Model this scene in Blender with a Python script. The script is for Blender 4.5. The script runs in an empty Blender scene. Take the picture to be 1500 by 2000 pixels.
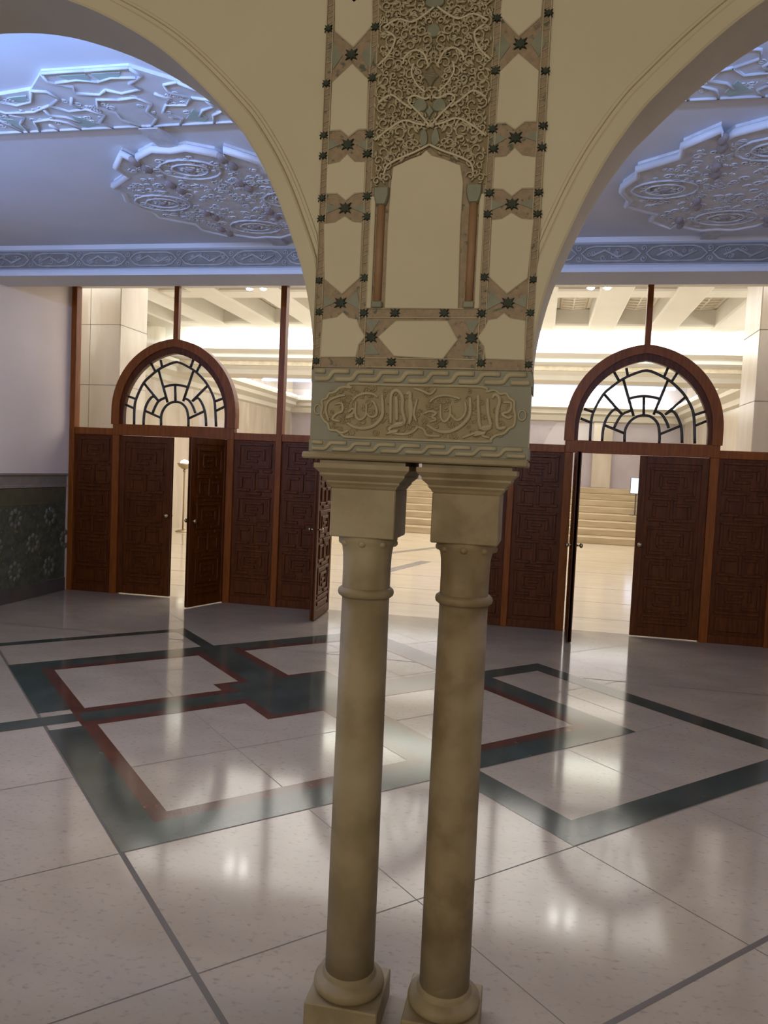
import bpy, math, random
from math import pi, sin, cos, sqrt, radians, atan2, hypot
from mathutils import Vector, Matrix

S = bpy.context.scene
COL = S.collection
# ------------------------------------------------------------------ camera
cd = bpy.data.cameras.new('camera'); cam = bpy.data.objects.new('camera', cd); COL.objects.link(cam)
yaw, pitch, roll = radians(-11.4), radians(-3.3), radians(2.55)
F = Vector((sin(yaw)*cos(pitch), cos(yaw)*cos(pitch), sin(pitch)))
R_ = Vector((cos(yaw), -sin(yaw), 0)); U_ = R_.cross(F)
r_ = R_*cos(roll)+U_*sin(roll); u_ = U_*cos(roll)-R_*sin(roll)
M = Matrix((r_, u_, -F)).transposed().to_4x4(); M.translation = Vector((0, 0, 1.7))
cam.matrix_world = M
cd.sensor_fit = 'VERTICAL'; cd.sensor_height = 24.0; cd.lens = 24.0*1500/2000
cd.clip_start = .02; cd.clip_end = 200
S.camera = cam
# ------------------------------------------------------------------ world, exposure, lights
w = bpy.data.worlds.new('world'); S.world = w; w.use_nodes = True
w.node_tree.nodes['Background'].inputs[0].default_value = (.9, .88, .85, 1)
w.node_tree.nodes['Background'].inputs[1].default_value = .12
S.view_settings.view_transform = 'Standard'; S.view_settings.look = 'None'
S.view_settings.exposure = 0.0; S.view_settings.gamma = 1.0
try: S.view_settings.use_curve_mapping = False
except Exception: pass

def area(name, loc, rot, sx, sy, power, col, spread=180):
    l = bpy.data.lights.new(name, 'AREA'); l.shape = 'RECTANGLE'; l.size = sx; l.size_y = sy
    l.energy = power; l.color = col; l.spread = radians(spread)
    o = bpy.data.objects.new(name, l); COL.objects.link(o); o.location = loc
    o.rotation_euler = tuple(radians(a) for a in rot); return o
XL_W = -5.74
WARM = (1, .90, .74); BLUE = (.23, .43, 1.0); NEUT = (1, .93, .86)
# aisle on the camera's side: warm ceiling light, and an added unseen fill facing the arcade
area('aisle_ceiling_light', (-1.2, -1.5, 3.55), (20, 0, 0), 3.0, 1.0, 18, (1, .90, .73))
area('aisle_fill_light', (-1.0, -3.9, 2.7), (86, 0, 0), 5.0, .8, 105, (1, .91, .76))
# bay behind the arcade: cool cove light on top of the arcade wall, washing the ceiling
area('cove_wash', (-3.3, 2.50, 3.36), (180-62, 0, 0), 4.6, .08, 105, BLUE, 170)
area('cove_wash', (.8, 2.50, 3.36), (180-62, 0, 0), 3.0, .08, 42, BLUE, 170)
# added blue fill for the ceiling, set as an unseen side window (left wall, nearer than the frame shows)
area('ceiling_blue_fill', (XL_W, 4.1, 2.35), (0, 180+72, 0), 1.3, 1.9, 48, (.24, .44, 1.0), 150)
area('bay_warm_fill', (-2.0, 2.60, 3.10), (38, 0, 0), 6, .2, 56, (1, .83, .62))  # added unseen warm fill for the bay floor and left wall
# bright hall beyond the screen
area('hall_ceiling_light', (-2, 12.6, 4.5), (0, 0, 0), 8, 4.5, 290, (1, .96, .92))
area('hall_ceiling_light', (-2, 20.0, 4.7), (0, 0, 0), 10, 4.5, 400, (1, .94, .84))
area('pillar_fill_light', (-6.7, 9.1, 4.3), (40, 0, 0), 1.2, .3, 13, (1, .95, .9))  # added pair of fills to brighten the pillar fronts
area('pillar_fill_light', (3.1, 9.1, 4.3), (40, 0, 0), 1.2, .3, 13, (1, .95, .9))
area('hall_up_wash', (-2, 13.0, 2.4), (180, 0, 0), 8, 5, 90, (1, .95, .88))

# ------------------------------------------------------------------ materials
def mat(name, c1, c2=None, scale=4, rough=.6, bump=0, bscale=None, detail=6, stretch=None, spec=.5, lo=.35, hi=.65, c3=None, metal=0, c3s=20, c3lo=.6, c3hi=.7, coat=0):
    m = bpy.data.materials.new(name); m.use_nodes = True
    nt = m.node_tree; N = nt.nodes; L = nt.links; b = N['Principled BSDF']
    b.inputs['Roughness'].default_value = rough; b.inputs['Specular IOR Level'].default_value = spec
    b.inputs['Metallic'].default_value = metal; b.inputs['Coat Weight'].default_value = coat
    b.inputs['Base Color'].default_value = (*c1, 1)
    tc = N.new('ShaderNodeTexCoord'); mp = N.new('ShaderNodeMapping'); L.new(tc.outputs['Object'], mp.inputs[0])
    if stretch: mp.inputs['Scale'].default_value = stretch
    def noise(sc, lo, hi, seed=0):
        n = N.new('ShaderNodeTexNoise'); n.inputs['Scale'].default_value = sc; n.inputs['Detail'].default_value = detail
        n.noise_dimensions = '4D'; n.inputs['W'].default_value = seed
        L.new(mp.outputs[0], n.inputs['Vector'])
        r = N.new('ShaderNodeMapRange'); r.inputs[1].default_value = lo; r.inputs[2].default_value = hi
        L.new(n.outputs['Fac'], r.inputs[0]); return r.outputs[0]
    out = None
    if c2:
        x = N.new('ShaderNodeMix'); x.data_type = 'RGBA'; x.inputs['A'].default_value = (*c1, 1); x.inputs['B'].default_value = (*c2, 1)
        L.new(noise(scale, lo, hi), x.inputs['Factor']); out = x.outputs['Result']
        if c3:
            y = N.new('ShaderNodeMix'); y.data_type = 'RGBA'; y.inputs['B'].default_value = (*c3, 1)
            L.new(out, y.inputs['A']); L.new(noise(c3s, c3lo, c3hi, 3.7), y.inputs['Factor']); out = y.outputs['Result']
        L.new(out, b.inputs['Base Color'])
    if bump:
        bn = N.new('ShaderNodeBump'); bn.inputs['Strength'].default_value = bump; bn.inputs['Distance'].default_value = .004
        L.new(noise(bscale or scale*4, 0, 1, 9.1), bn.inputs['Height']); L.new(bn.outputs[0], b.inputs['Normal'])
    return m
def glow(name, col, st):
    m = bpy.data.materials.new(name); m.use_nodes = True; b = m.node_tree.nodes['Principled BSDF']
    b.inputs['Base Color'].default_value = (.8, .8, .8, 1)
    b.inputs['Emission Color'].default_value = (*col, 1); b.inputs['Emission Strength'].default_value = st; return m
def glass(name):
    m = bpy.data.materials.new(name); m.use_nodes = True; nt = m.node_tree; N = nt.nodes; L = nt.links
    N.remove(N['Principled BSDF']); o = N['Material Output']
    t = N.new('ShaderNodeBsdfTransparent'); t.inputs[0].default_value = (.97, .98, .97, 1)
    g = N.new('ShaderNodeBsdfGlossy'); g.inputs['Roughness'].default_value = .02
    f = N.new('ShaderNodeFresnel'); f.inputs[0].default_value = 1.3
    x = N.new('ShaderNodeMixShader'); L.new(f.outputs[0], x.inputs[0]); L.new(t.outputs[0], x.inputs[1]); L.new(g.outputs[0], x.inputs[2])
    L.new(x.outputs[0], o.inputs[0]); return m

M_PLASTER = mat('cream_plaster', (.56, .50, .37), (.52, .462, .34), 3, .75, .12, 60)
M_WHITE = mat('white_plaster', (.82, .70, .62), (.78, .665, .59), 2, .7)
M_CEIL = mat('ceiling_plaster', (.66, .66, .68), (.62, .62, .64), 2, .7)
M_CARVE = mat('carved_ceiling_plaster', (.62, .62, .63), (.48, .48, .50), 14, .75)
M_GREENP = mat('pale_green_plaster', (.40, .50, .45), (.34, .44, .40), 10, .7)
M_FRIEZE = mat('carved_grey_plaster', (.25, .225, .19), (.20, .18, .15), 12, .75)
M_FRIEZE_L = mat('carved_light_grey_plaster', (.42, .385, .35), (.34, .31, .28), 12, .75)
M_ROSE = mat('pink_grey_plaster', (.32, .26, .25), (.26, .22, .21), 12, .75)
M_STONE = mat('tan_sandstone', (.30, .24, .145), (.235, .185, .107), 7, .62, .8, 26, lo=.42, hi=.58, c3=(.35, .295, .19), c3s=3, c3lo=.5, c3hi=.68)
M_STONE_R = mat('veined_sandstone', (.275, .21, .12), (.195, .143, .076), 9, .62, 1.0, 20, lo=.42, hi=.58, c3=(.32, .265, .16), c3s=4, c3lo=.5, c3hi=.7)
M_SAGE = mat('sage_plaster', (.27, .265, .21), (.24, .235, .19), 8, .75, .1)
M_RELIEF = mat('carved_cream_stucco', (.43, .375, .26), (.37, .32, .21), 12, .75, .1)
M_FIELD = mat('calligraphy_ground', (.33, .27, .165), (.28, .225, .13), 16, .8)
M_DEEP = mat('carved_stucco_ground', (.26, .20, .11), (.20, .155, .085), 16, .8)  # tan ground, darkened to stand for shadow between the carving
M_MOS = mat('tan_mosaic', (.31, .225, .145), (.24, .175, .11), 60, .6, .6, 110, c3=(.09, .095, .06), c3s=55, c3lo=.58, c3hi=.66)
M_MGREEN = mat('sage_mosaic', (.17, .18, .125), (.22, .22, .16), 25, .55)
M_MDARK = mat('dark_green_mosaic', (.012, .020, .011), (.03, .042, .026), 40, .7)
M_TERRA = mat('terracotta_stucco', (.30, .175, .095), (.25, .15, .085), 20, .6)
M_WOOD = mat('dark_red_wood', (.110, .027, .003), (.058, .013, .0015), 5, .45, .15, 40, stretch=(8, 8, .8))
M_WOOD_L = mat('lit_red_wood', (.24, .066, .008), (.16, .042, .005), 5, .42, .1, 40, stretch=(8, 8, .8))  # screen wood with the hall's light put into its colour
for _m in (M_WOOD, M_WOOD_L): _m.node_tree.nodes['Principled BSDF'].inputs['Specular IOR Level'].default_value = .22
M_LEAD = mat('dark_bronze_tracery', (.030, .022, .014), None, rough=.45)
M_BRASS = mat('aged_brass', (.42, .34, .22), None, rough=.35, metal=1)
M_GLASS = glass('clear_glass')
M_TILE = mat('cream_marble_floor', (.39, .335, .26), (.335, .285, .22), 2.2, .10, 0, c3=(.27, .225, .19), c3s=30, c3lo=.56, c3hi=.70, spec=.55, stretch=(1, 1.6, 1))
M_GREENM = mat('dark_green_marble', (.030, .045, .038), (.055, .072, .062), 4, .12, 0, c3=(.13, .16, .14), c3s=7, c3lo=.66, c3hi=.76, spec=.6)
M_REDM = mat('dark_red_marble', (.105, .040, .028), (.07, .03, .022), 6, .12, 0, c3=(.20, .12, .09), c3s=9, c3lo=.64, c3hi=.75, spec=.6)
M_JOINT = mat('tile_joint', (.11, .095, .08), None, rough=.5)
M_HTILE = mat('hall_cream_marble', (.62, .54, .42), (.56, .48, .36), 1.5, .14, 0, spec=.6, stretch=(1, 3, 1))
M_HINLAY = mat('hall_grey_inlay', (.26, .25, .25), (.2, .2, .2), 5, .15)
M_MARB = mat('beige_marble', (.60, .52, .43), (.50, .42, .33), 1.6, .25, 0, stretch=(2.2, 2.2, .5), c3=(.70, .64, .55), c3s=1.2)
M_LILAC = mat('grey_marble_daylit', (.50, .44, .47), (.42, .36, .38), 1.2, .3, 0, c3=(.30, .25, .25), c3s=3, c3lo=.62, c3hi=.75)  # lilac cast of daylight is mixed into the marble colour
M_STEP = mat('honey_marble', (.46, .37, .24), (.36, .28, .17), 2, .3, 0, stretch=(.6, 4, 4))
M_HPLAS = mat('hall_white_plaster', (.74, .70, .62), (.70, .66, .58), 2, .7)
M_HCARV = mat('hall_tan_relief', (.56, .47, .34), (.44, .36, .25), 9, .75)
M_DADO = mat('green_mosaic_tile', (.045, .055, .040), (.10, .105, .070), 16, .4, .3, 30, c3=(.20, .17, .12), c3s=24, c3lo=.60, c3hi=.68)
M_DADO_T = mat('olive_stone', (.105, .095, .05), (.075, .07, .04), 12, .55, .3, 30)
M_TAN = mat('grey_tan_stone', (.26, .22, .18), (.20, .17, .14), 10, .6, .3, 30)
M_BASE = mat('brown_grey_marble', (.10, .085, .075), (.075, .062, .055), 6, .3)
G_COVE = glow('cove_glow', (.93, 1, .97), 3.2)
G_SPOT = glow('spot_glow', (1, .97, .9), 60)
G_LAMP = glow('lamp_bowl_glow', (1, .93, .72), 9)
G_SCREEN = glow('blue_screen_glow', (.35, .55, 1), 1.6)

# ------------------------------------------------------------------ mesh builder
class MB:
    def __init__(s): s.v = []; s.f = []; s.m = []; s.sm = []
    def add(s, vs, fs, mi=0, smooth=False):
        o = len(s.v); s.v += [tuple(v) for v in vs]
        for f in fs: s.f.append(tuple(i+o for i in f)); s.m.append(mi); s.sm.append(smooth)
    def box(s, x0, x1, y0, y1, z0, z1, mi=0, b=0):
        if x0 > x1: x0, x1 = x1, x0
        if y0 > y1: y0, y1 = y1, y0
        if z0 > z1: z0, z1 = z1, z0
        if b <= 0:
            vs = [(x, y, z) for z in (z0, z1) for y in (y0, y1) for x in (x0, x1)]
            s.add(vs, [(0, 2, 3, 1), (4, 5, 7, 6), (0, 1, 5, 4), (2, 6, 7, 3), (0, 4, 6, 2), (1, 3, 7, 5)], mi); return
        b = min(b, (x1-x0)/2.01, (y1-y0)/2.01, (z1-z0)/2.01)
        vs = []; idx = {}
        for i, (X, sx) in enumerate(((x0, 1), (x1, -1))):
            for j, (Y, sy) in enumerate(((y0, 1), (y1, -1))):
                for k, (Z, sz) in enumerate(((z0, 1), (z1, -1))):
                    idx[i, j, k] = len(vs)
                    vs += [(X, Y+sy*b, Z+sz*b), (X+sx*b, Y, Z+sz*b), (X+sx*b, Y+sy*b, Z)]
        g = lambda i, j, k, a: idx[i, j, k]+a
        fs = []
        for i in (0, 1): fs.append((g(i, 0, 0, 0), g(i, 1, 0, 0), g(i, 1, 1, 0), g(i, 0, 1, 0)))
        for j in (0, 1): fs.append((g(0, j, 0, 1), g(1, j, 0, 1), g(1, j, 1, 1), g(0, j, 1, 1)))
        for k in (0, 1): fs.append((g(0, 0, k, 2), g(1, 0, k, 2), g(1, 1, k, 2), g(0, 1, k, 2)))
        for i in (0, 1):
            for j in (0, 1): fs.append((g(i, j, 0, 0), g(i, j, 1, 0), g(i, j, 1, 1), g(i, j, 0, 1)))
            for k in (0, 1): fs.append((g(i, 0, k, 0), g(i, 1, k, 0), g(i, 1, k, 2), g(i, 0, k, 2)))
        for j in (0, 1):
            for k in (0, 1): fs.append((g(0, j, k, 1), g(1, j, k, 1), g(1, j, k, 2), g(0, j, k, 2)))
        for i in (0, 1):
            for j in (0, 1):
                for k in (0, 1): fs.append((g(i, j, k, 0), g(i, j, k, 1), g(i, j, k, 2)))
        s.add(vs, fs, mi)
    def prism(s, pts, d0, d1, plane='xz', mi=0, inset=0, smooth=False):
        """outline extruded from d0 to d1 (d0 = seen face); inset chamfers the d0 face"""
        def P(a, b, d): return (a, d, b) if plane == 'xz' else ((a, b, d) if plane == 'xy' else (d, a, b))
        n = len(pts); vs = [P(a, b, d1) for a, b in pts]
        if inset:
            cx = sum(p[0] for p in pts)/n; cy = sum(p[1] for p in pts)/n
            area2 = sum(pts[i][0]*pts[(i+1) % n][1]-pts[(i+1) % n][0]*pts[i][1] for i in range(n))
            sg = 1 if area2 > 0 else -1
            ins = []
            for i in range(n):
                p0, p1, p2 = pts[i-1], pts[i], pts[(i+1) % n]
                a = Vector((p1[0]-p0[0], p1[1]-p0[1])); b_ = Vector((p2[0]-p1[0], p2[1]-p1[1]))
                if a.length < 1e-9 or b_.length < 1e-9: ins.append(p1); continue
                a.normalize(); b_.normalize()
                na = Vector((-a.y, a.x))*sg; nb = Vector((-b_.y, b_.x))*sg; nn = na+nb
                if nn.length < .3: nn = na
                else: nn = nn/max(.5, nn.length_squared/2)
                ins.append((p1[0]+nn.x*inset, p1[1]+nn.y*inset))
            dm = d0+(d1-d0)*.4
            vs += [P(a, b, dm) for a, b in pts]; vs += [P(a, b, d0) for a, b in ins]
            fs = [tuple(range(n))]
            for k in (0, n):
                for i in range(n): j = (i+1) % n; fs.append((k+i, k+j, k+n+j, k+n+i))
            fs.append(tuple(range(2*n, 3*n)))
        else:
            vs += [P(a, b, d0) for a, b in pts]
            fs = [tuple(range(n)), tuple(range(n, 2*n))]+[(i, (i+1) % n, n+(i+1) % n, n+i) for i in range(n)]
        s.add(vs, fs, mi, smooth)
    def lathe(s, prof, cx, cy, seg=40, mi=0, smooth=True):
        vs = []; n = len(prof)
        for i in range(seg):
            a = 2*pi*i/seg
            vs += [(cx+r*cos(a), cy+r*sin(a), z) for r, z in prof]
        fs = [(i*n+k, ((i+1) % seg)*n+k, ((i+1) % seg)*n+k+1, i*n+k+1) for i in range(seg) for k in range(n-1)]
        fs.append(tuple(i*n for i in range(seg))); fs.append(tuple(i*n+n-1 for i in range(seg)))
        s.add(vs, fs, mi, smooth)
    def tube(s, pts, r, seg=6, mi=0, closed=False, flat=1.0, up=None, taper=None):
        P = [Vector(p) for p in pts]; n = len(P)
        if n < 2: return
        vs = []; upv = Vector(up) if up else None
        for i in range(n):
            a = P[i-1] if (i > 0 or closed) else P[i]; b = P[(i+1) % n] if (i < n-1 or closed) else P[i]
            t = (b-a); t = t.normalized() if t.length > 1e-9 else Vector((1, 0, 0))
            U = upv if upv else (Vector((0, 0, 1)) if abs(t.z) < .9 else Vector((1, 0, 0)))
            sd = t.cross(U)
            sd = sd.normalized() if sd.length > 1e-6 else Vector((1, 0, 0))
            u2 = sd.cross(t).normalized()
            rr = r*(taper[i] if taper else 1)
            for k in range(seg):
                an = 2*pi*k/seg+pi/seg
                vs.append(P[i]+sd*rr*cos(an)+u2*rr*flat*sin(an))
        m_ = n if closed else n-1
        fs = [(i*seg+k, ((i+1) % n)*seg+k, ((i+1) % n)*seg+(k+1) % seg, i*seg+(k+1) % seg) for i in range(m_) for k in range(seg)]
        if not closed: fs.append(tuple(range(seg))); fs.append(tuple((n-1)*seg+k for k in range(seg)))
        s.add(vs, fs, mi, True)
    def sphere(s, c, r, seg=12, mi=0, sc=(1, 1, 1)):
        vs = []; fs = []; h = seg//2
        for i in range(h+1):
            for k in range(seg):
                a = pi*i/h; b = 2*pi*k/seg
                vs.append((c[0]+r*sc[0]*sin(a)*cos(b), c[1]+r*sc[1]*sin(a)*sin(b), c[2]+r*sc[2]*cos(a)))
        for i in range(h):
            for k in range(seg): fs.append((i*seg+k, (i+1)*seg+k, (i+1)*seg+(k+1) % seg, i*seg+(k+1) % seg))
        s.add(vs, fs, mi, True)
    def build(s, name, mats, parent=None, org=None):
        me = bpy.data.meshes.new(name)
        o_ = Vector(org) if org else Vector((0, 0, 0))
        if parent is not None and org is None: o_ = Vector(parent.get('_org', (0, 0, 0)))
        me.from_pydata([tuple(Vector(v)-o_) for v in s.v], [], s.f)
        for m in (mats if isinstance(mats, (list, tuple)) else [mats]): me.materials.append(m)
        me.polygons.foreach_set('material_index', s.m); me.polygons.foreach_set('use_smooth', s.sm)
        me.update(); me.validate()
        import bmesh
        bm = bmesh.new(); bm.from_mesh(me); bmesh.ops.recalc_face_normals(bm, faces=bm.faces); bm.to_mesh(me); bm.free()
        o = bpy.data.objects.new(name, me); COL.objects.link(o)
        if parent is not None:
            o.parent = parent
            if org is not None: o.location = o_-Vector(parent.get('_org', (0, 0, 0)))
        else: o.location = o_
        o['_org'] = tuple(o_); return o
ORG = []
def thing(name, loc, label, cat, group=None):
    o = bpy.data.objects.new(name, None); COL.objects.link(o); o.location = loc; o.empty_display_size = .1
    o['_org'] = tuple(float(c) for c in loc); ORG.append(o); return tag(o, label, cat, group)
def tag(o, label, cat, group=None):
    o['label'] = label; o['category'] = cat
    if group: o['group'] = group
    return o
def struct(o): o['kind'] = 'structure'; return o
def dup(root, delta, label):
    r = root.copy(); COL.objects.link(r); r.location = root.location+Vector(delta); r['label'] = label
    if root.get('_org'): r['_org'] = tuple(a+b for a, b in zip(root['_org'], delta)); ORG.append(r)
    for ch in list(root.children):
        c = ch.copy(); COL.objects.link(c); c.parent = r
        for g in list(ch.children):
            d = g.copy(); COL.objects.link(d); d.parent = c
    return r
def q(name, mats, box, parent=None, b=0):
    m = MB(); m.box(*box, 0, b); return m.build(name, mats, parent)
def cat_(pts, n=6, closed=False):
    """Catmull-Rom through pts (any dimension)"""
    P = [Vector(p) for p in pts]; N = len(P); out = []
    if N < 3: return [tuple(p) for p in P]
    rng = range(N) if closed else range(N-1)
    for i in rng:
        p0 = P[i-1] if (i > 0 or closed) else P[0]; p1 = P[i]; p2 = P[(i+1) % N]
        p3 = P[(i+2) % N] if (i+2 < N or closed) else P[-1]
        for k in range(n):
            t = k/n
            out.append(tuple(.5*((2*p1)+(p2-p0)*t+(2*p0-5*p1+4*p2-p3)*t*t+(3*p1-p0-3*p2+p3)*t**3)))
    if not closed: out.append(tuple(P[-1]))
    return out
def inpoly(x, y, poly):
    c = False; n = len(poly)
    for i in range(n):
        x1, y1 = poly[i]; x2, y2 = poly[i-1]
        if (y1 > y) != (y2 > y) and x < (x2-x1)*(y-y1)/(y2-y1)+x1: c = not c
    return c
# measured outlines, metres
PLQ=[[(-0.636,3.092),(-0.585,3.12),(-0.528,3.083),(-0.52,2.912),(-0.573,2.856),(-0.629,2.903)],[(-0.574,2.814),(-0.526,2.768),(-0.524,2.633),(-0.55,2.633),(-0.576,2.614),(-0.601,2.634),(-0.632,2.633),(-0.631,2.765)],[(-0.578,2.569),(-0.555,2.547),(-0.525,2.546),(-0.524,2.461),(-0.552,2.459),(-0.577,2.44),(-0.603,2.46),(-0.636,2.46),(-0.636,2.542),(-0.6,2.548)],[(-0.578,2.399),(-0.553,2.383),(-0.526,2.38),(-0.526,2.228),(-0.577,2.182),(-0.631,2.224),(-0.639,2.379),(-0.606,2.382)],[(-0.572,2.133),(-0.555,2.118),(-0.53,2.113),(-0.521,2.092),(-0.503,2.065),(-0.522,2.041),(-0.528,2.007),(-0.634,2.005),(-0.632,2.112),(-0.59,2.119)]]
CEN=[(-0.419,2.11),(-0.274,2.111),(-0.243,2.059),(-0.282,2.005),(-0.42,2.011),(-0.469,2.064)]
NIC=[(-0.355,2.572),(-0.339,2.556),(-0.306,2.546),(-0.259,2.527),(-0.249,2.48),(-0.251,2.361),(-0.246,2.141),(-0.453,2.143),(-0.454,2.365),(-0.45,2.493),(-0.446,2.528),(-0.398,2.549),(-0.37,2.558)]
ST=[(-0.578,2.838),(-0.578,2.595),(-0.578,2.421),(-0.581,2.159),(-0.488,2.064)]
STO=[(-0.647,2.912),(-0.647,2.764),(-0.649,2.623),(-0.649,2.567),(-0.647,2.45),(-0.647,2.394),(-0.646,2.221),(-0.642,2.133),(-0.645,1.995)]
STI=[(-0.513,2.908),(-0.515,2.772),(-0.516,2.62),(-0.521,2.568),(-0.516,2.452),(-0.514,2.396),(-0.514,2.228),(-0.512,2.131),(-0.517,1.997)]
STB=[(-0.423,2.131),(-0.285,2.132),(-0.427,1.996),(-0.284,1.993)]
GRN=[[(-0.632,2.874),(-0.604,2.837),(-0.629,2.801),(-0.644,2.839)],[(-0.551,2.834),(-0.527,2.867),(-0.512,2.831),(-0.523,2.795)],[(-0.638,2.613),(-0.599,2.596),(-0.636,2.582)],[(-0.554,2.594),(-0.518,2.608),(-0.519,2.575)],[(-0.636,2.437),(-0.597,2.421),(-0.634,2.407)],[(-0.56,2.42),(-0.521,2.434),(-0.519,2.404)],[(-0.534,2.192),(-0.521,2.138),(-0.565,2.162)],[(-0.631,2.182),(-0.594,2.161),(-0.629,2.146)],[(-0.506,2.11),(-0.466,2.111),(-0.489,2.074)],[(-0.488,2.051),(-0.462,2.016),(-0.507,2.015)]]
CAL=[[(-0.546,1.8219),(-0.5246,1.8109),(-0.4981,1.8082),(-0.4722,1.8154),(-0.4544,1.8302),(-0.445,1.8484),(-0.4465,1.88),(-0.4492,1.9062)],[(-0.5234,1.8843),(-0.5228,1.8461),(-0.5123,1.8326),(-0.4984,1.8383),(-0.4924,1.8523),(-0.4925,1.8787)],[(-0.4924,1.8523),(-0.4799,1.8414),(-0.4648,1.8446),(-0.4623,1.8605),(-0.4708,1.8814),(-0.4797,1.8854)],[(-0.5322,1.8861),(-0.5196,1.8992),(-0.4981,1.9065),(-0.4763,1.9056),(-0.4606,1.8965)],[(-0.4262,1.8047),(-0.4159,1.8156),(-0.382,1.8272),(-0.389,1.8627),(-0.3908,1.9003),(-0.4077,1.9177),(-0.4222,1.9058),(-0.4225,1.8659),(-0.4206,1.8238)],[(-0.4079,1.8999),(-0.4053,1.8664),(-0.4037,1.8328)],[(-0.3793,1.9069),(-0.3689,1.9113),(-0.3694,1.8779),(-0.3631,1.8341)],[(-0.544,1.8518),(-0.5334,1.8628),(-0.5266,1.8566),(-0.5349,1.8457),(-0.5499,1.8367),(-0.5303,1.8416)],[(-0.6005,1.8266),(-0.6107,1.8563),(-0.6029,1.8822),(-0.5768,1.8956),(-0.5549,1.9004)],[(-0.5847,1.8741),(-0.5649,1.8768),(-0.5618,1.8556),(-0.5791,1.8465),(-0.5896,1.8312),(-0.5672,1.8255)],[(-0.5748,1.7975),(-0.5592,1.7937),(-0.5418,1.8007)],[(-0.3431,1.818),(-0.3553,1.805),(-0.3805,1.7957),(-0.4237,1.7984)],[(-0.3184,1.8249),(-0.2911,1.8094),(-0.2589,1.8064),(-0.2299,1.8191),(-0.2104,1.8374),(-0.1998,1.8602),(-0.2024,1.9028)],[(-0.2821,1.8827),(-0.2803,1.8465),(-0.2694,1.8344),(-0.2595,1.8426),(-0.2545,1.8563),(-0.2556,1.8789)],[(-0.2545,1.8563),(-0.2354,1.8389),(-0.2179,1.8507),(-0.212,1.8689),(-0.2154,1.8913)],[(-0.3133,1.8864),(-0.2979,1.9004),(-0.273,1.9067),(-0.2478,1.9039),(-0.2293,1.8977)],[(-0.1803,1.9101),(-0.1769,1.8654),(-0.1689,1.8207),(-0.1422,1.8239),(-0.1509,1.8617),(-0.1541,1.9018)],[(-0.1418,1.9022),(-0.1335,1.9135),(-0.1216,1.8982),(-0.1264,1.8624),(-0.122,1.8223),(-0.1,1.8252)],[(-0.1123,1.8918),(-0.0901,1.8901),(-0.0934,1.8678),(-0.1129,1.8606),(-0.0968,1.8499),(-0.086,1.8547)],[(-0.3302,1.8541),(-0.3121,1.8615),(-0.2935,1.8575),(-0.3044,1.8458),(-0.2926,1.8393),(-0.3107,1.8319)],[(-0.2172,1.792),(-0.1928,1.8019),(-0.1706,1.8094),(-0.1611,1.7985),(-0.1429,1.7947)],[(-0.3669,1.8941),(-0.363,1.86),(-0.3682,1.8232)],[(-0.3483,1.8946),(-0.3558,1.8556),(-0.3477,1.833)],[(-0.359,1.9239),(-0.3356,1.9176),(-0.3121,1.9091),(-0.2968,1.9253)],[(-0.3494,1.8193),(-0.3258,1.8109),(-0.3158,1.7953),(-0.2789,1.7943)]]
FRM=[(-0.3445,1.9348),(-0.4515,1.9345),(-0.5476,1.9363),(-0.5382,1.921),(-0.5559,1.9238),(-0.5734,1.9202),(-0.5862,1.9082),(-0.6038,1.9035),(-0.6099,1.8905),(-0.6241,1.8837),(-0.6211,1.8646),(-0.6248,1.8452),(-0.615,1.8262),(-0.6035,1.8179),(-0.5972,1.801),(-0.5771,1.7995),(-0.5589,1.7873),(-0.5454,1.7825),(-0.4446,1.7818)]
FRM2=[(-0.1703,1.9338),(-0.1595,1.9196),(-0.1363,1.9246),(-0.1202,1.9138),(-0.1048,1.9164),(-0.0952,1.9033),(-0.0826,1.8948),(-0.0816,1.8748),(-0.0773,1.8572),(-0.0792,1.8304),(-0.0931,1.821),(-0.1057,1.8072),(-0.1254,1.802),(-0.1404,1.7903),(-0.1535,1.783)]
TR=[[(-0.18,2.092),(-0.181,2.217),(-0.136,2.31),(-0.064,2.365),(0.011,2.38),(0.087,2.363),(0.154,2.293),(0.179,2.177),(0.181,2.092)],[(-0.544,2.085),(-0.544,2.297),(-0.519,2.417),(-0.433,2.591),(-0.336,2.685),(-0.239,2.759),(-0.117,2.82),(0.007,2.855),(0.134,2.812),(0.249,2.75),(0.354,2.662),(0.42,2.586),(0.488,2.472),(0.52,2.357),(0.543,2.099)],[(-0.416,2.09),(-0.411,2.222),(-0.38,2.342),(-0.302,2.437),(-0.23,2.393)],[(0.414,2.101),(0.398,2.25),(0.354,2.365),(0.294,2.434),(0.228,2.397)],[(-0.297,2.239),(-0.263,2.319),(-0.217,2.387),(-0.131,2.428)],[(0.268,2.252),(0.239,2.322),(0.184,2.399),(0.121,2.425)],[(-0.151,2.556),(-0.077,2.576),(-0.002,2.583),(0.074,2.577),(0.149,2.561)],[(-0.232,2.753),(-0.102,2.37)],[(0.225,2.749),(0.104,2.39)],[(-0.007,2.575),(0.002,2.38)],[(-0.42,2.591),(-0.23,2.39)],[(0.42,2.586),(0.222,2.393)],[(-0.4,2.262),(-0.189,2.183)],[(0.392,2.282),(0.179,2.184)],[(-0.332,2.829),(-0.276,2.739)],[(-0.208,2.877),(-0.188,2.793)],[(0.222,2.891),(0.19,2.8)],[(0.318,2.835),(0.268,2.744)],[(-0.629,2.43),(-0.53,2.401)],[(-0.659,2.327),(-0.543,2.284)],[(0.631,2.44),(0.518,2.398)],[(0.643,2.338),(0.534,2.286)]]
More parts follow.
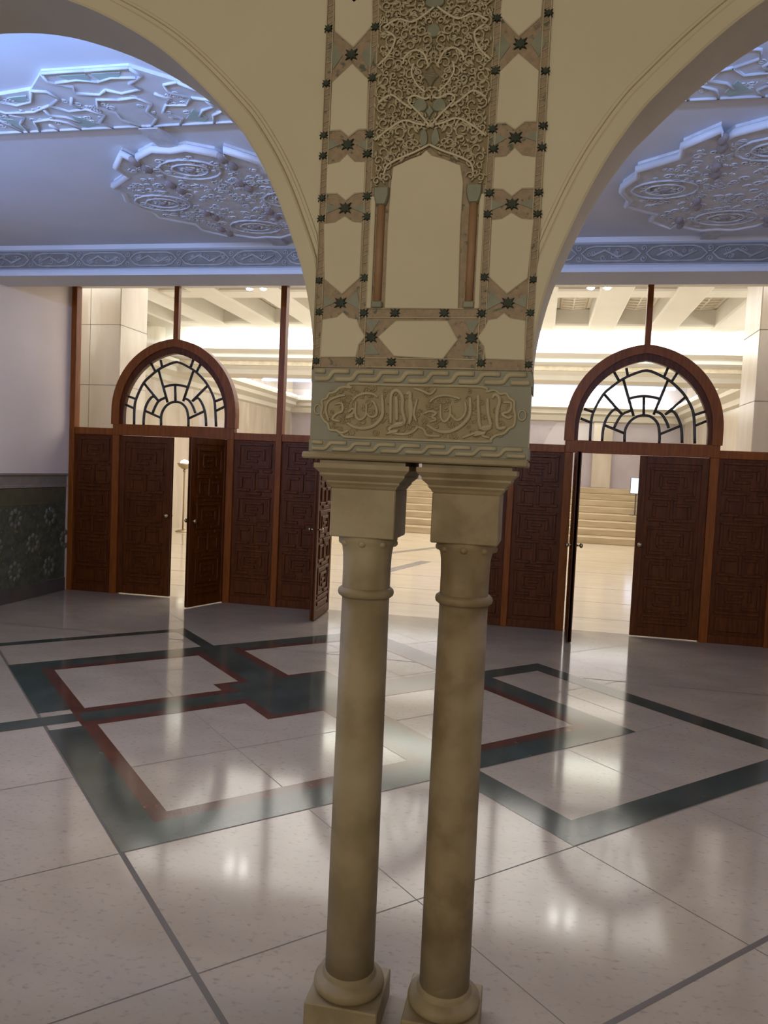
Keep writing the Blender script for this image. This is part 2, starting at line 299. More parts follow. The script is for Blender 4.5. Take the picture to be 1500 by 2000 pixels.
# =================================================================== STRUCTURE
YA, YB = 2.134, 2.404          # arcade wall, front and back face
YS = 8.625                     # wooden screen plane
XL, XR = -5.77, 2.46           # side walls of the vestibule
XC = -.347                     # centre of the pier between the two arches
R2 = sqrt(2)
# ---- floor
m = MB(); m.box(XL-.3, XR+.3, -4.3, 8.7, -.12, 0)
floor = struct(m.build('floor', M_TILE))
def T(a, b, z): return ((a-b)/R2, (a+b)/R2, z)
def clipband(m, a0, a1, b0, b1, z, mi, rect):
    poly = [T(a0, b0, z)[:2], T(a1, b0, z)[:2], T(a1, b1, z)[:2], T(a0, b1, z)[:2]]
    x0, x1, y0, y1 = rect
    for ax, lim, sg in ((0, x0, 1), (0, x1, -1), (1, y0, 1), (1, y1, -1)):
        out = []
        for i in range(len(poly)):
            p, n = poly[i-1], poly[i]
            ip = (p[ax]-lim)*sg >= 0; in_ = (n[ax]-lim)*sg >= 0
            if ip != in_:
                t = (lim-p[ax])/(n[ax]-p[ax]); out.append((p[0]+(n[0]-p[0])*t, p[1]+(n[1]-p[1])*t))
            if in_: out.append(n)
        poly = out
        if not poly: return
    m.add([(x, y, z) for x, y in poly], [tuple(range(len(poly)))], mi)
RECT = (XL, XR, -4.2, 8.58)
j1 = MB(); 
for k in range(-9, 12):
    a = -.015+.905*k; wd = .022 if k == 1 else .0045
    clipband(j1, a-wd/2, a+wd/2, -9, 15, .0003, 0, RECT)
for k in range(-9, 14):
    b = 2.345+.91*k; th = .011 if k == -1 else .003
    if k == -1: b = 1.49
    clipband(j1, -9, 15, b-th, b+th, .0005, 0, RECT)
j1.add([(XL, 6.62, .0006), (XR, 6.62, .0006), (XR, 6.634, .0006), (XL, 6.634, .0006)], [(0, 1, 2, 3)])
j1.build('tile_joints', M_JOINT, floor)
# inlaid bands: painted in order, later wins; 0 = cream, 1 = green, 2 = red
rects = []
def ring(a0, a1, b0, b1, wd, c):
    rects.extend([(a0, a1, b0, b0+wd, c), (a0, a1, b1-wd, b1, c), (a0, a0+wd, b0, b1, c), (a1-wd, a1, b0, b1, c)])
ring(.89, 4.28, 3.26, 6.64, .29, 2)
ring(.20, 2.60, 5.05, 7.44, .12, 1)
ring(.89, 4.28, 3.26, 6.64, .205, 1)
ring(2.69, 4.99, 2.35, 4.90, .19, 1)
rects += [(.89, 1.09, 4.95, 5.31, 0), (1.09, 1.18, 4.9, 5.31, 2), (.2, 1.12, 5.05, 5.22, 1)]
rects += [(1.09, 2.3, 4.94, 5.30, 2), (2.15, 2.4, 5.3, 5.47, 2), (2.35, 2.78, 5.3, 6.5, 2),
          (2.95, 4.1, 4.66, 5.02, 2), (2.60, 2.94, 3.5, 4.7, 2), (2.18, 3.12, 4.56, 5.47, 2)]
rects += [(1.12, 2.4, 5.03, 5.21, 1), (2.42, 2.70, 5.2, 6.6, 1), (2.9, 4.3, 4.73, 4.93, 1), (2.69, 2.87, 3.3, 4.8, 1), (2.25, 3.06, 4.62, 5.42, 1)]
As = sorted({r[0] for r in rects} | {r[1] for r in rects}); Bs = sorted({r[2] for r in rects} | {r[3] for r in rects})
inl = {1: MB(), 2: MB()}
for i in range(len(As)-1):
    for j in range(len(Bs)-1):
        ca, cb = (As[i]+As[i+1])/2, (Bs[j]+Bs[j+1])/2; c = 0
        for r in rects:
            if r[0] < ca < r[1] and r[2] < cb < r[3]: c = r[4]
        if c: clipband(inl[c], As[i], As[i+1], Bs[j], Bs[j+1], .0012, 0, RECT)
inl[1].build('green_inlay', M_GREENM, floor); inl[2].build('red_inlay', M_REDM, floor)

# ---- arcade wall with two round arches
ARCH = [(-.040, 1.97), (-.036, 2.06), (-.020, 2.16), (.008, 2.265), (.055, 2.385), (.095, 2.475), (.14, 2.557), (.20, 2.645),
        (.25, 2.700), (.35, 2.798), (.455, 2.885), (.58, 2.962), (.72, 3.030), (.90, 3.092), (1.05, 3.122), (1.2, 3.132)]
half = cat_(ARCH, 4)                                  # left half of right-hand arch
full = half+[(2.4-x, z) for x, z in half[-2::-1]]
archR = full; archL = [(2*XC-x, z) for x, z in full][::-1]
ZT = 4.12
m = MB()
def wallbox(x0, x1, z0): m.box(x0, x1, YA, YB, z0, ZT)
wallbox(XL-.3, archL[0][0], -.01); wallbox(archL[-1][0], archR[0][0], 1.736); 
for A in (archL, archR):
    n = len(A)
    vs = []
    for x, z in A: vs += [(x, YA, z), (x, YA, ZT), (x, YB, z), (x, YB, ZT)]
    fs = []
    for i in range(n-1):
        a, b = 4*i, 4*i+4
        fs += [(a, b, b+1, a+1), (a+2, a+3, b+3, b+2), (a, a+2, b+2, b)]
    m.add(vs, fs)
wallbox(archR[-1][0], XR+.3, -.01)
arc = struct(m.build('wall_front', M_PLASTER))
tag(arc, 'cream plastered wall with two tall round arches', 'wall')
# raised archivolt band following each arch, and the thin bead outside it
def offs(A, d):
    out = []
    for i, (x, z) in enumerate(A):
        a = A[max(0, i-1)]; b = A[min(len(A)-1, i+1)]
        t = Vector((b[0]-a[0], b[1]-a[1])).normalized(); out.append((x-t.y*d, z+t.x*d))
    return out
for A in (archL, archR):
    prof = [(0.0, 0), (0.0, .010), (.006, .014), (.043, .014), (.048, .010), (.051, -.001), (.060, -.001), (.063, .005), (.070, .004), (.072, 0)]
    band = MB(); rows = []
    for d, h in prof:
        O = offs(A, d); rows.append([((min(x, -.6545) if A is archL else max(x, -.0395)), YA-h-.0005, z) for x, z in O])
    vs = [v for r in rows for v in r]; n = len(A)
    # the band dies into the mosaic panel: keep only points outside it
    fs = []
    for k in range(len(prof)-1):
        for i in range(n-1):
            f = (k*n+i, k*n+i+1, (k+1)*n+i+1, (k+1)*n+i)
            cx = sum(vs[j][0] for j in f)/4
            fs.append(f)
    band.add(vs, fs, 0, False); band.build('archivolt', M_PLASTER, arc)

# ---- side walls, back wall, ceilings
def wall(name, box, mt, label):
    o = struct(q(name, mt, box)); return tag(o, label, 'wall')
wl = wall('wall_left', (XL-.25, XL, YB, YS+.1, -.01, 4.2), M_WHITE, 'white plastered side wall left of the wooden screen')
wall('wall_right', (XR, XR+.25, YB, YS+.1, -.01, 4.2), M_WHITE, 'white side wall at the right end of the screen')
wall('wall_back', (XL-.3, XR+.3, -4.4, -4.2, -.01, 3.7), M_PLASTER, 'plain cream wall behind the viewpoint')
wall('wall_aisle_left', (XL-.3, XL-.05, -4.2, YA, -.01, 3.7), M_PLASTER, 'plain cream wall left of the viewpoint')
wall('wall_aisle_right', (XR+.05, XR+.3, -4.2, YA, -.01, 3.7), M_PLASTER, 'plain cream wall right of the viewpoint')
struct(q('ceiling_aisle', M_PLASTER, (XL-.3, XR+.3, -4.4, YA, 3.62, 3.8)))
ce = struct(q('ceiling', M_CEIL, (XL-.3, XR+.3, YB, 7.3, 3.774, 3.95)))
struct(q('ceiling_screen_bay', M_CEIL, (XL-.3, XR+.3, 7.3, 8.75, 4.10, 4.25)))
tag(ce, 'white plaster ceiling behind the arches in bluish light', 'ceiling')
win = q('added_window', M_WOOD_L, (XL, XL+.03, 3.10, 5.10, 1.62, 1.68)); struct(win)  # window added around the blue fill, out of view
for bx in ((XL, XL+.03, 3.10, 5.10, 3.04, 3.10), (XL, XL+.03, 3.08, 3.14, 1.62, 3.10), (XL, XL+.03, 5.06, 5.12, 1.62, 3.10)): q('added_window_frame', M_WOOD_L, bx, win)
# cove shelf on the back of the arcade wall
cs = MB(); cs.prism([(YB, 3.17), (YB+.12, 3.24), (YB+.16, 3.27), (YB+.16, 3.32), (YB, 3.32)], XL, XR, 'yz'); 
o = struct(cs.build('trim_cove', M_WHITE))
# beam over the screen: soffit, cove moulding, carved frieze, top fillet
bm_ = MB(); bm_.prism([(6.998, 3.477), (6.998, 3.515), (7.01, 3.540), (7.04, 3.557), (7.04, 3.722), (7.007, 3.735), (6.99, 3.7735), (7.45, 3.7735), (7.45, 3.477)], XL, XR, 'yz')
struct(q('trim_screen_head', M_CEIL, (XL, XR, 8.60, 8.66, 3.757, 4.10)))
beam = struct(bm_.build('trim_beam', M_CEIL)); tag(beam, 'grey plaster beam above the glazed wooden screen', 'beam')
# =================================================================== COLUMNS
def make_column(cx, cy, label, M1, M2):
    t = thing('stone_column', (cx, cy, 0), label, 'column', None)
    q('plinth', M1, (cx-.112, cx+.112, cy-.112, cy+.112, 0, .088), t, .004)
    m = MB(); m.lathe([(.02, .086), (.098, .088), (.106, .094), (.110, .105), (.107, .118), (.098, .127), (.087, .132), (.083, .134), (.083, .139), (.078, .145), (.0765, .150), (.02, .150)], cx, cy, 48); m.build('base', M1, t)
    m = MB(); m.lathe([(.02, .140), (.0758, .142), (.0752, .5), (.0735, .9), (.0715, 1.312), (.02, 1.312)], cx, cy, 48); m.build('shaft', M2, t)
    m = MB(); m.lathe([(.03, 1.310), (.076, 1.311), (.083, 1.317), (.085, 1.325), (.083, 1.333), (.076, 1.339), (.03, 1.340)], cx, cy, 48); m.build('astragal', M1, t)
    # bell with shallow leaf flutes and knob-like leaf tips
    m = MB(); seg = 64; prof = [(.070, 1.338), (.070, 1.40), (.0715, 1.44), (.076, 1.462), (.085, 1.476), (.088, 1.486), (.088, 1.495)]
    vs = []
    for i in range(seg):
        a = 2*pi*i/seg
        for r, z in prof:
            rr = r+.0026*abs(sin(4*a))*(1 if z < 1.46 else .4); vs.append((cx+rr*cos(a), cy+rr*sin(a), z))
    n = len(prof)
    m.add(vs, [(i*n+k, ((i+1) % seg)*n+k, ((i+1) % seg)*n+k+1, i*n+k+1) for i in range(seg) for k in range(n-1)], 0, True)
    for k in range(8):
        a = 2*pi*(k+.5)/8-pi/2+pi/8
        m.sphere((cx+.079*cos(a), cy+.079*sin(a), 1.476), .0130, 10, 0, (1, 1, .9))
    m.build('neck', M1, t)
    q('capital_block', M2, (cx-.0955, cx+.0955, cy-.0955, cy+.0955, 1.494, 1.637), t, .003)
    m = MB()     # flared stack of mouldings
    st = [(.0955, 1.637), (.100, 1.645), (.107, 1.652), (.107, 1.657), (.119, 1.668), (.124, 1.673), (.124, 1.679), (.132, 1.687), (.138, 1.693), (.138, 1.706)]
    vs = [(cx+sx*h, cy+sy*h, z) for h, z in st for sx, sy in ((-1, -1), (1, -1), (1, 1), (-1, 1))]
    fs = [(4*k+i, 4*k+(i+1) % 4, 4*k+4+(i+1) % 4, 4*k+4+i) for k in range(len(st)-1) for i in range(4)]+[(0, 1, 2, 3), tuple(4*(len(st)-1)+i for i in range(4))]
    m.add(vs, fs); m.build('capital_moulding', M1, t)
    q('bearing_pad', M1, (cx-.125, cx+.125, cy-.120, cy+.120, 1.706, 1.718), t)
    return t
CY = 2.252
make_column(-.499, CY, 'smooth tan stone column, the left one of the close pair under the pier', M_STONE, M_STONE)
make_column(-.2025, CY, 'brown veined stone column with pitted capital, the right one of the close pair', M_STONE_R, M_STONE_R)
m = MB(); m.box(-.672, -.036, 2.106, 2.43, 1.718, 1.737, 0, .004)
tag(m.build('stone_slab', M_STONE), 'flat stone slab lying across both column capitals', 'slab')

# =================================================================== PIER FACE
PL, PR = -.654, -.040
def mx(L): return [(2*XC-x, z) for x, z in L][::-1]
# --- meander bands
def meander(z0, z1, label):
    t = thing('meander_band', (XC, YA, z0), label, 'carved band')
    q('band_ground', M_SAGE, (PL-.004, PR+.004, YA-.006, YA+.001, z0-.002, z1+.002), t)
    h = z1-z0; per = .0705; m = MB(); x = PL-.075
    while x < PR:
        run = [(x, z0+h*.2), (x+.042, z0+h*.2), (x+.052, z0+h*.3), (x+.060, z0+h*.62), (x+.068, z0+h*.8), (x+.072+.040, z0+h*.8)]
        pts = [p for p in cat_(run, 3) if PL+.003 < p[0] < PR-.003]
        if len(pts) > 1: m.tube([(a, YA-.008, b) for a, b in pts], h*.21, 6, flat=.8, up=(0, 1, 0))
        x += per
    m.build('meander_ribbon', M_RELIEF, t)
    q('end_return', M_SAGE, (PL-.0045, PL-.001, YA, YB, z0-.002, z1+.002), t)
    q('end_return', M_SAGE, (PR+.001, PR+.0045, YA, YB, z0-.002, z1+.002), t)
meander(1.741, 1.770, 'carved zigzag ribbon band directly above the stone slab')
meander(1.938, 1.974, 'carved zigzag ribbon band between the lettering and the mosaic panel')
# --- calligraphy panel
t = thing('calligraphy_panel', (XC, YA, 1.772), 'carved stucco panel of interlaced Arabic lettering in a lobed frame', 'panel')
q('panel_ground', M_SAGE, (PL-.002, PR+.002, YA-.005, YA+.001, 1.7725, 1.9355), t)
frame = FRM+FRM2[1:]
frame = [(x, min(z, 1.9322)) for x, z in FRM]; fr2 = [(x, min(z, 1.9322)) for x, z in FRM2]
loop = frame[::-1]   # bottom middle -> left -> top middle
loop = [(-.3445, 1.782)]+[(x, z) for x, z in frame[::-1]][0:]+fr2
m = MB(); m.prism([(x, z) for x, z in loop], YA-.0065, YA-.002, 'xz'); m.build('field', M_FIELD, t)
m = MB(); m.tube([(x, YA-.008, z) for x, z in cat_(loop, 3, True)], .0042, 6, closed=True, up=(0, 1, 0)); 
for sx in (-1, 1):
    cxk = XC+sx*.288
    m.tube([(cxk+.010*cos(a), YA-.008, 1.858+.014*sin(a)) for a in [k*pi/6 for k in range(12)]], .0028, 5, closed=True, up=(0, 1, 0))
m.build('frame', M_RELIEF, t)
m = MB()
for i, L in enumerate(CAL):
    n = len(L); C_ = cat_(L, 4); big = i in (0, 12, 4, 16, 17, 5, 6, 21)
    tp = [.55+.45*sin(pi*min(1, max(0, (k+1)/(len(C_)+1))))**.5 for k in range(len(C_))]
    m.tube([(x, YA-.010, z) for x, z in C_], .0058 if big else .0042, 6, up=(0, 1, 0), taper=tp, flat=.8)
for (x, z) in ((-.400, 1.823), (-.157, 1.822), (-.416, 1.800), (-.172, 1.803)):
    m.prism([(x-.018, z-.008), (x+.016, z-.001), (x+.021, z+.010), (x-.006, z+.006)], YA-.016, YA-.006, 'xz', inset=.002)
m.build('lettering', M_RELIEF, t)
rnd = random.Random(5)
def scroll(m, x, z, r, y, th, flip=1, turns=1.3, a0=None, plane='xz', flat=.8):
    a0 = rnd.random()*2*pi if a0 is None else a0; pts = []
    N = 11
    for k in range(N):
        u = k/(N-1); rr = r*(1-.82*u); a = a0+flip*turns*2*pi*u
        pts.append((x+rr*cos(a), z+rr*sin(a)))
    tp = [.7+.3*k/(N-1) for k in range(N)]
    P = [(a, y, b) if plane == 'xz' else (a, b, y) for a, b in pts]
    m.tube(P, th, 5, up=(0, 1, 0) if plane == 'xz' else (0, 0, 1), flat=flat, taper=tp); return pts[0]
m = MB(); cnt = 0
while cnt < 150:
    x = rnd.uniform(-.615, -.085); z = rnd.uniform(1.79, 1.925)
    if inpoly(x, z, loop): scroll(m, x, z, rnd.uniform(.006, .013), YA-.008, .0024, rnd.choice((-1, 1))); cnt += 1
m.build('scrollwork', M_FIELD, t)

# --- tall mosaic panel above
PT = 3.55
t = thing('pier_mosaic', (XC, YA, 1.976), 'tall mosaic and stucco panel with a blank niche on the pier between arches', 'mosaic')
q('mosaic_ground', M_MOS, (PL-.001, PR+.001, YA-.006, YA+.001, 1.978, PT), t)
pl = MB()
extra = [(x, z+.36) for x, z in PLQ[1]]
for P in PLQ+[extra]:
    for Q in (P, mx(P)):
        m = MB(); m.prism(Q, YA-.0115, YA-.004, 'xz', inset=.0025); m.build('plaque', M_PLASTER, t)
m = MB(); m.prism(CEN, YA-.0115, YA-.004, 'xz', inset=.0025); m.build('plaque', M_PLASTER, t)
for G in GRN:
    for Q in (G, mx(G)):
        m = MB(); m.prism(Q, YA-.0085, YA-.005, 'xz'); m.build('green_tile', M_MGREEN, t)
def star(x, z, r, y=YA):
    m = MB(); pts = []
    for k in range(16):
        a = 2*pi*k/16+pi/8*0; rr = r if k % 2 == 0 else r*.50
        if k % 4 == 2: rr = r*.8
        pts.append((x+rr*cos(a+pi/4), z+rr*sin(a+pi/4)*.85))
    m.prism(pts, y-.0125, y-.004, 'xz', inset=.0015); m.build('star_tile', M_MDARK, t)
for L, r in ((ST, .024), (STO, .016), (STI, .018)):
    for x, z in L:
        star(x, z, r); star(2*XC-x, z, r)
for x, z in STB: star(x, z, .019)
for x, z in ST[:1]: star(x, z+.36, .024); star(2*XC-x, z+.36, .024)
# thin raised fillets and little chips along the mosaic rails
m = MB()
for x in (PL+.001, -.634, -.5235, -.506):
    for xx in (x, 2*XC-x): m.box(xx-.0012, xx+.0012, YA-.0095, YA-.005, 1.98, PT)
for z in (2.1435, 2.1185, 1.981, 2.006): m.box(-.50, 2*XC+.50, YA-.009, YA-.005, z-.0012, z+.0012)
for L in (-.644, -.5145):
    z = 1.99
    while z < PT:
        for xx, s in ((L, 1), (2*XC-L, -1)):
            if rnd.random() < .8:
                dz = rnd.uniform(.003, .008); m.tube([(xx-.008, YA-.007, z-dz*.5), (xx+.008, YA-.007, z+dz*.6)], .0014, 4, up=(0, 1, 0))
        z += rnd.uniform(.010, .022)
m.build('mosaic_fillets', M_RELIEF, t)
# niche, colonnettes
m = MB(); m.prism(NIC, YA-.012, YA-.004, 'xz', inset=.002); m.build('niche_field', M_PLASTER, t)
for s in (0, 1):
    a, b = (-.5045, -.4905) if not s else (2*XC+.4905, 2*XC+.5045)
    q('niche_border', M_PLASTER, (a, b, YA-.013, YA-.004, 2.143, 2.45), t, .002)
for s in (1, -1):
    cx = XC+s*(-.475+.347)
    c = MB(); c.lathe([(.004, 2.160), (.0115, 2.161), (.0115, 2.425), (.004, 2.426)], cx, YA-.006, 16); sh = c.build('colonnette', M_TERRA, t)
    c = MB(); c.box(cx-.0155, cx+.0155, YA-.018, YA-.004, 2.144, 2.163, 0, .003); c.build('colonnette_base', M_MGREEN, sh)
    c = MB(); c.prism([(cx-.012, 2.424), (cx-.018, 2.438), (cx-.021, 2.452), (cx-.021, 2.474), (cx+.021, 2.474), (cx+.021, 2.452), (cx+.018, 2.438), (cx+.012, 2.424)], YA-.021, YA-.004, 'xz', inset=.003); c.build('colonnette_capital', M_MGREEN, sh)
# carved field
top = [(-.505, PT), (-.505, 2.476), (-.462, 2.476), (-.450, 2.53), (-.398, 2.552), (-.37, 2.560), (-.347, 2.58)]
reg = top+[(2*XC-x, z) for x, z in top[::-1]]
m = MB(); m.prism(reg, YA-.009, YA-.003, 'xz'); fld = m.build('carved_ground', M_DEEP, t)
lob = []
def lobe(x, z, w_, h_, kind):
    m = MB()
    if kind == 'drop': pts = [(x+w_*cos(a)*(1-.25*sin(a)), z+h_*sin(a)) for a in [2*pi*k/20 for k in range(20)]]
    else: pts = [(x, z+h_), (x-w_*.5, z+h_*.35), (x-w_, z), (x-w_*.5, z-h_*.35), (x, z-h_), (x+w_*.5, z-h_*.35), (x+w_, z), (x+w_*.5, z+h_*.35)]
    m.prism(pts, YA-.016, YA-.006, 'xz', inset=.002); o = m.build('green_lobe' if kind != 'hatch' else 'hatched_diamond', M_MGREEN, t)
    if kind == 'hatch':
        g = MB()
        for k in range(-7, 8):
            zz = z+k*h_/8; ww = w_*(1-abs(k)/8)*.8
            g.tube([(x-ww, YA-.0165, zz-.001), (x+ww, YA-.0165, zz+.001)], .0012, 4, up=(0, 1, 0))
        g.build('hatching', M_DEEP, o)
    lob.append((x, z, w_, h_))
lobe(XC-.003, 2.963, .026, .02, 'drop'); lobe(XC-.003, 2.885, .019, .019, 'drop')
lobe(XC-.005, 2.764, .023, .032, 'hatch')
lobe(XC-.030, 2.690, .019, .019, 'drop'); lobe(XC+.022, 2.688, .019, .019, 'drop'); lobe(XC-.004, 2.672, .013, .020, 'diamond')
lobe(XC-.017, 2.603, .012, .024, 'drop'); lobe(XC+.015, 2.603, .012, .024, 'drop'); lobe(XC, 3.15, .025, .04, 'diamond')
m = MB()
placed = []
tries = 0
while len(placed) < 250 and tries < 9000:
    tries += 1
    x = rnd.uniform(-.499, XC-.004); z = rnd.uniform(2.48, 3.30); r = rnd.uniform(.010, .021)
    if not inpoly(x-r*.6, z, reg) or not inpoly(x+.1*r, z-r*.8, reg) or (x-r < -.504): continue
    if any(((x-a)/(c+r*.7))**2+((z-b)/(d+r*.7))**2 < 1 for a, b, c, d in lob): continue
    if any(hypot(x-a, z-b) < (r+c)*.68 for a, b, c in placed): continue
    placed.append((x, z, r)); f = rnd.choice((-1, 1)); a0 = rnd.random()*2*pi; tn = rnd.uniform(.7, 1.3)
    st = rnd.getstate()
    scroll(m, x, z, r, YA-.014, .0034, f, tn, a0); scroll(m, 2*XC-x, z, r, YA-.014, .0034, -f, tn, pi-a0)
    for k in range(3):
        a = a0+k*2.1; lx, lz = x+r*1.05*cos(a), z+r*1.05*sin(a)
        if not inpoly(lx, lz, reg): continue
        w2 = r*.42; d = a+f*1.2
        for sgn in (1, -1):
            X = lx if sgn == 1 else 2*XC-lx
            dx, dz = cos(d)*sgn, sin(d)
            pts = [(X-dx*w2*1.6, lz-dz*w2*1.6), (X+dz*w2*.6, lz-dx*w2*.6), (X+dx*w2*1.6, lz+dz*w2*1.6), (X-dz*w2*.6, lz+dx*w2*.6)]
            m.prism(pts, YA-.0175, YA-.007, 'xz', inset=.0012)
m.build('carved_scrolls', M_RELIEF, t)
# large interlacing ribs of the arabesque
m = MB()
for L in ([(-.347, 2.583), (-.385, 2.565), (-.43, 2.548), (-.462, 2.53), (-.47, 2.505)],
          [(-.347, 2.63), (-.372, 2.66), (-.41, 2.70), (-.395, 2.715), (-.366, 2.705), (-.35, 2.71)],
          [(-.365, 2.722), (-.39, 2.745), (-.405, 2.775), (-.40, 2.80)],
          [(-.36, 2.795), (-.375, 2.825), (-.40, 2.835), (-.425, 2.82), (-.43, 2.80)],
          [(-.50, 2.60), (-.46, 2.63), (-.42, 2.65), (-.385, 2.64), (-.36, 2.635)],
          [(-.495, 2.70), (-.46, 2.72), (-.43, 2.70), (-.40, 2.68)],
          [(-.49, 2.90), (-.45, 2.92), (-.41, 2.91), (-.372, 2.93), (-.352, 2.945)],
          [(-.50, 2.80), (-.47, 2.83), (-.455, 2.87), (-.48, 2.89)],
          [(-.35, 3.0), (-.40, 3.02), (-.45, 3.0), (-.49, 3.03)]):
    for s in (0, 1):
        P = [((2*XC-x) if s else x, z) for x, z in L]
        m.tube([(x, YA-.0155, z) for x, z in cat_(P, 4)], .0032, 6, up=(0, 1, 0), flat=.8)
m.build('arabesque_ribs', M_PLASTER, t)
# =================================================================== CEILING ORNAMENT
CZ = 3.774                       # ceiling height
def cartouche(cx, cy, label):
    t = thing('ceiling_cartouche', (cx, cy, CZ), label, 'ceiling ornament')
    q1 = [(.0, .916), (.12, .95), (.277, .847), (.32, .743), (.363, .90), (.535, .69), (.52, .535), (.76, .345), (.743, .225), (.82, .043)]
    pts = q1+[(x, -y) for x, y in q1[::-1]]+[(-x, -y) for x, y in q1[1:]]+[(-x, y) for x, y in q1[::-1][:-1]]
    P = [(cx+x, cy+y) for x, y in pts]; zf = CZ-.056
    m = MB(); m.prism(P, zf, CZ, 'xy')
    for k in range(330):
        while True:
            x = rnd.uniform(-.8, .8); y = rnd.uniform(-.93, .93)
            if inpoly(cx+x*1.14, cy+y*1.14, P) and inpoly(cx+x, cy+y, P): break
        scroll(m, cx+x, cy+y, rnd.uniform(.02, .05), zf-.002, .0065, rnd.choice((-1, 1)), plane='xy', flat=1.1)
    m.build('cartouche_body', M_CARVE, t)
    m = MB(); m.prism([(cx+(x-cx)*1.0, y) for x, y in P], zf+.01, CZ, 'xy')
    m = MB(); m.tube([(x, y, zf+.012) for x, y in P], .024, 6, closed=True, up=(0, 0, 1), flat=1.1); m.build('cartouche_rim', M_CEIL, t)
    for dx, dy in ((.536, 0), (-.536, 0), (0, .63), (0, -.63)):
        m = MB()
        for rr in (.17, .10):
            m.tube([(cx+dx+rr*1.3*cos(a), cy+dy+rr*sin(a), zf-.004) for a in [2*pi*k/16 for k in range(16)]], .009, 5, closed=True, up=(0, 0, 1))
        for k in range(8):
            a = 2*pi*k/8; m.sphere((cx+dx+.06*cos(a), cy+dy+.045*sin(a), zf), .018, 8, 0, (1, 1, .6))
        m.lathe([(.10, zf), (.04, zf-.003), (.01, zf-.006)], cx+dx, cy+dy, 16); m.build('rosette', M_CARVE, t)
        m = MB(); m.sphere((cx+dx, cy+dy, zf-.004), .034, 10, 0, (1.2, .9, .5)); m.build('rosette_boss', M_ROSE, t)
    for dx, dy in ((.27, .31), (-.27, .31), (.27, -.31), (-.27, -.31), (.32, -.73), (-.32, -.73), (.32, .73), (-.32, .73)):
        m = MB(); m.sphere((cx+dx-.01, cy+dy-.065, zf-.002), .07, 10, 0, (.45, 1, .4)); m.sphere((cx+dx+.015, cy+dy+.055, zf-.002), .07, 10, 0, (.45, 1, .4)); m.build('knot', M_ROSE, t)
    for lo_, y0, y1 in ((True, 4.5, cy-.89), (False, cy+.89, 6.99)):
        m = MB(); m.prism([(cx-.065, y0), (cx+.065, y0), (cx+.065, y1), (cx-.065, y1)], CZ-.035, CZ, 'xy'); m.build('link_bar', M_CARVE, t)
    return t
cartouche(-2.514, 5.72, 'lobed carved ceiling cartouche seen through the left arch')
cartouche(1.27, 5.72, 'lobed carved ceiling cartouche seen through the right arch')
def starpanel(cx, label):
    t = thing('strapwork_ceiling_panel', (cx, 4.2, CZ), label, 'ceiling ornament')
    K = .864; rnd.seed(7)
    outl = [(-1.62, 5.2), (-1.62, 4.74), (-1.2, 4.68), (-.78, 4.66), (-.52, 4.62), (-.30, 4.42), (.30, 4.42), (.52, 4.62), (.78, 4.66), (1.2, 4.68), (1.62, 4.74), (1.62, 5.2)]
    lim = XR-.02
    P = [(min(cx+K*x, XR-.01), K*y) for x, y in outl]
    m = MB(); m.prism(P, CZ-.02, CZ, 'xy')
    def strap(L, r=.011):
        for s in (1, -1):
            pts = [(cx+s*K*x, K*y, CZ-.023) for x, y in L]
            if all(p[0] < lim for p in pts): m.tube(pts, r, 4, up=(0, 0, 1), flat=1.0)
    for L in ([(.30, 4.42), (0, 4.42)], [(.30, 4.42), (.33, 4.52), (.2, 4.60), (.24, 4.68), (.08, 4.72), (0, 4.66)],
        [(.52, 4.62), (.42, 4.64), (.40, 4.74), (.52, 4.82), (.44, 4.92), (.30, 4.90), (.22, 5.0), (.32, 5.1), (.26, 5.19)],
        [(0, 4.80), (.14, 4.78), (.20, 4.88), (.12, 4.97), (.14, 5.08), (.04, 5.19)],
        [(.52, 5.19), (.56, 5.08), (.66, 5.02), (.80, 5.04), (.86, 5.19)], [(.52, 4.62), (.62, 4.76), (.76, 4.80), (.86, 4.72), (.80, 4.66)],
        [(.52, 4.82), (.70, 4.90), (.92, 4.90), (1.0, 4.80), (1.14, 4.80), (1.2, 4.68)], [(1.0, 5.19), (1.05, 5.0), (1.2, 4.95), (1.36, 5.02), (1.4, 5.19)],
        [(1.2, 4.95), (1.25, 4.82), (1.45, 4.78), (1.55, 4.9), (1.55, 5.19)], [(1.62, 5.19), (0, 5.19)],
        [(0, 4.56), (.12, 4.52), (.28, 4.54)], [(.30, 4.74), (.36, 4.82), (.32, 4.88)], [(.60, 4.86), (.62, 4.96), (.52, 5.0), (.46, 5.08)], [(.70, 5.19), (.72, 5.1)],
        [(.95, 5.19), (.93, 5.06), (.84, 4.98), (.92, 4.90)], [(1.0, 4.8), (.92, 4.74), (.98, 4.69)]): strap(L)
    for k in range(110):
        x = rnd.choice((-1, 1))*rnd.choice((rnd.uniform(.1, .45), rnd.uniform(.95, 1.3), rnd.uniform(.6, .8))); y = rnd.uniform(4.70, 5.1)
        if cx+K*x < XR-.1: scroll(m, cx+K*x, K*y, rnd.uniform(.015, .032), CZ-.022, .005, 1, plane='xy')
    m.build('strapwork', M_CARVE2, t)
    for L in ([(.02, 4.46), (.22, 4.46), (.16, 4.54), (.03, 4.54)], [(.34, 5.12), (.46, 4.98), (.50, 5.12), (.46, 5.17)], [(.60, 4.68), (.74, 4.69), (.72, 4.76), (.64, 4.75)],
              [(.92, 5.15), (.94, 5.0), (1.02, 4.96), (.98, 5.15)], [(1.44, 5.15), (1.42, 5.0), (1.50, 4.95), (1.51, 5.15)]):
        for s in (1, -1):
            PP = [(cx+s*K*x, K*y) for x, y in L]
            if all(p[0] < lim for p in PP):
                g = MB(); g.prism(PP, CZ-.025, CZ-.018, 'xy'); g.build('green_tile', M_GREENP, t)
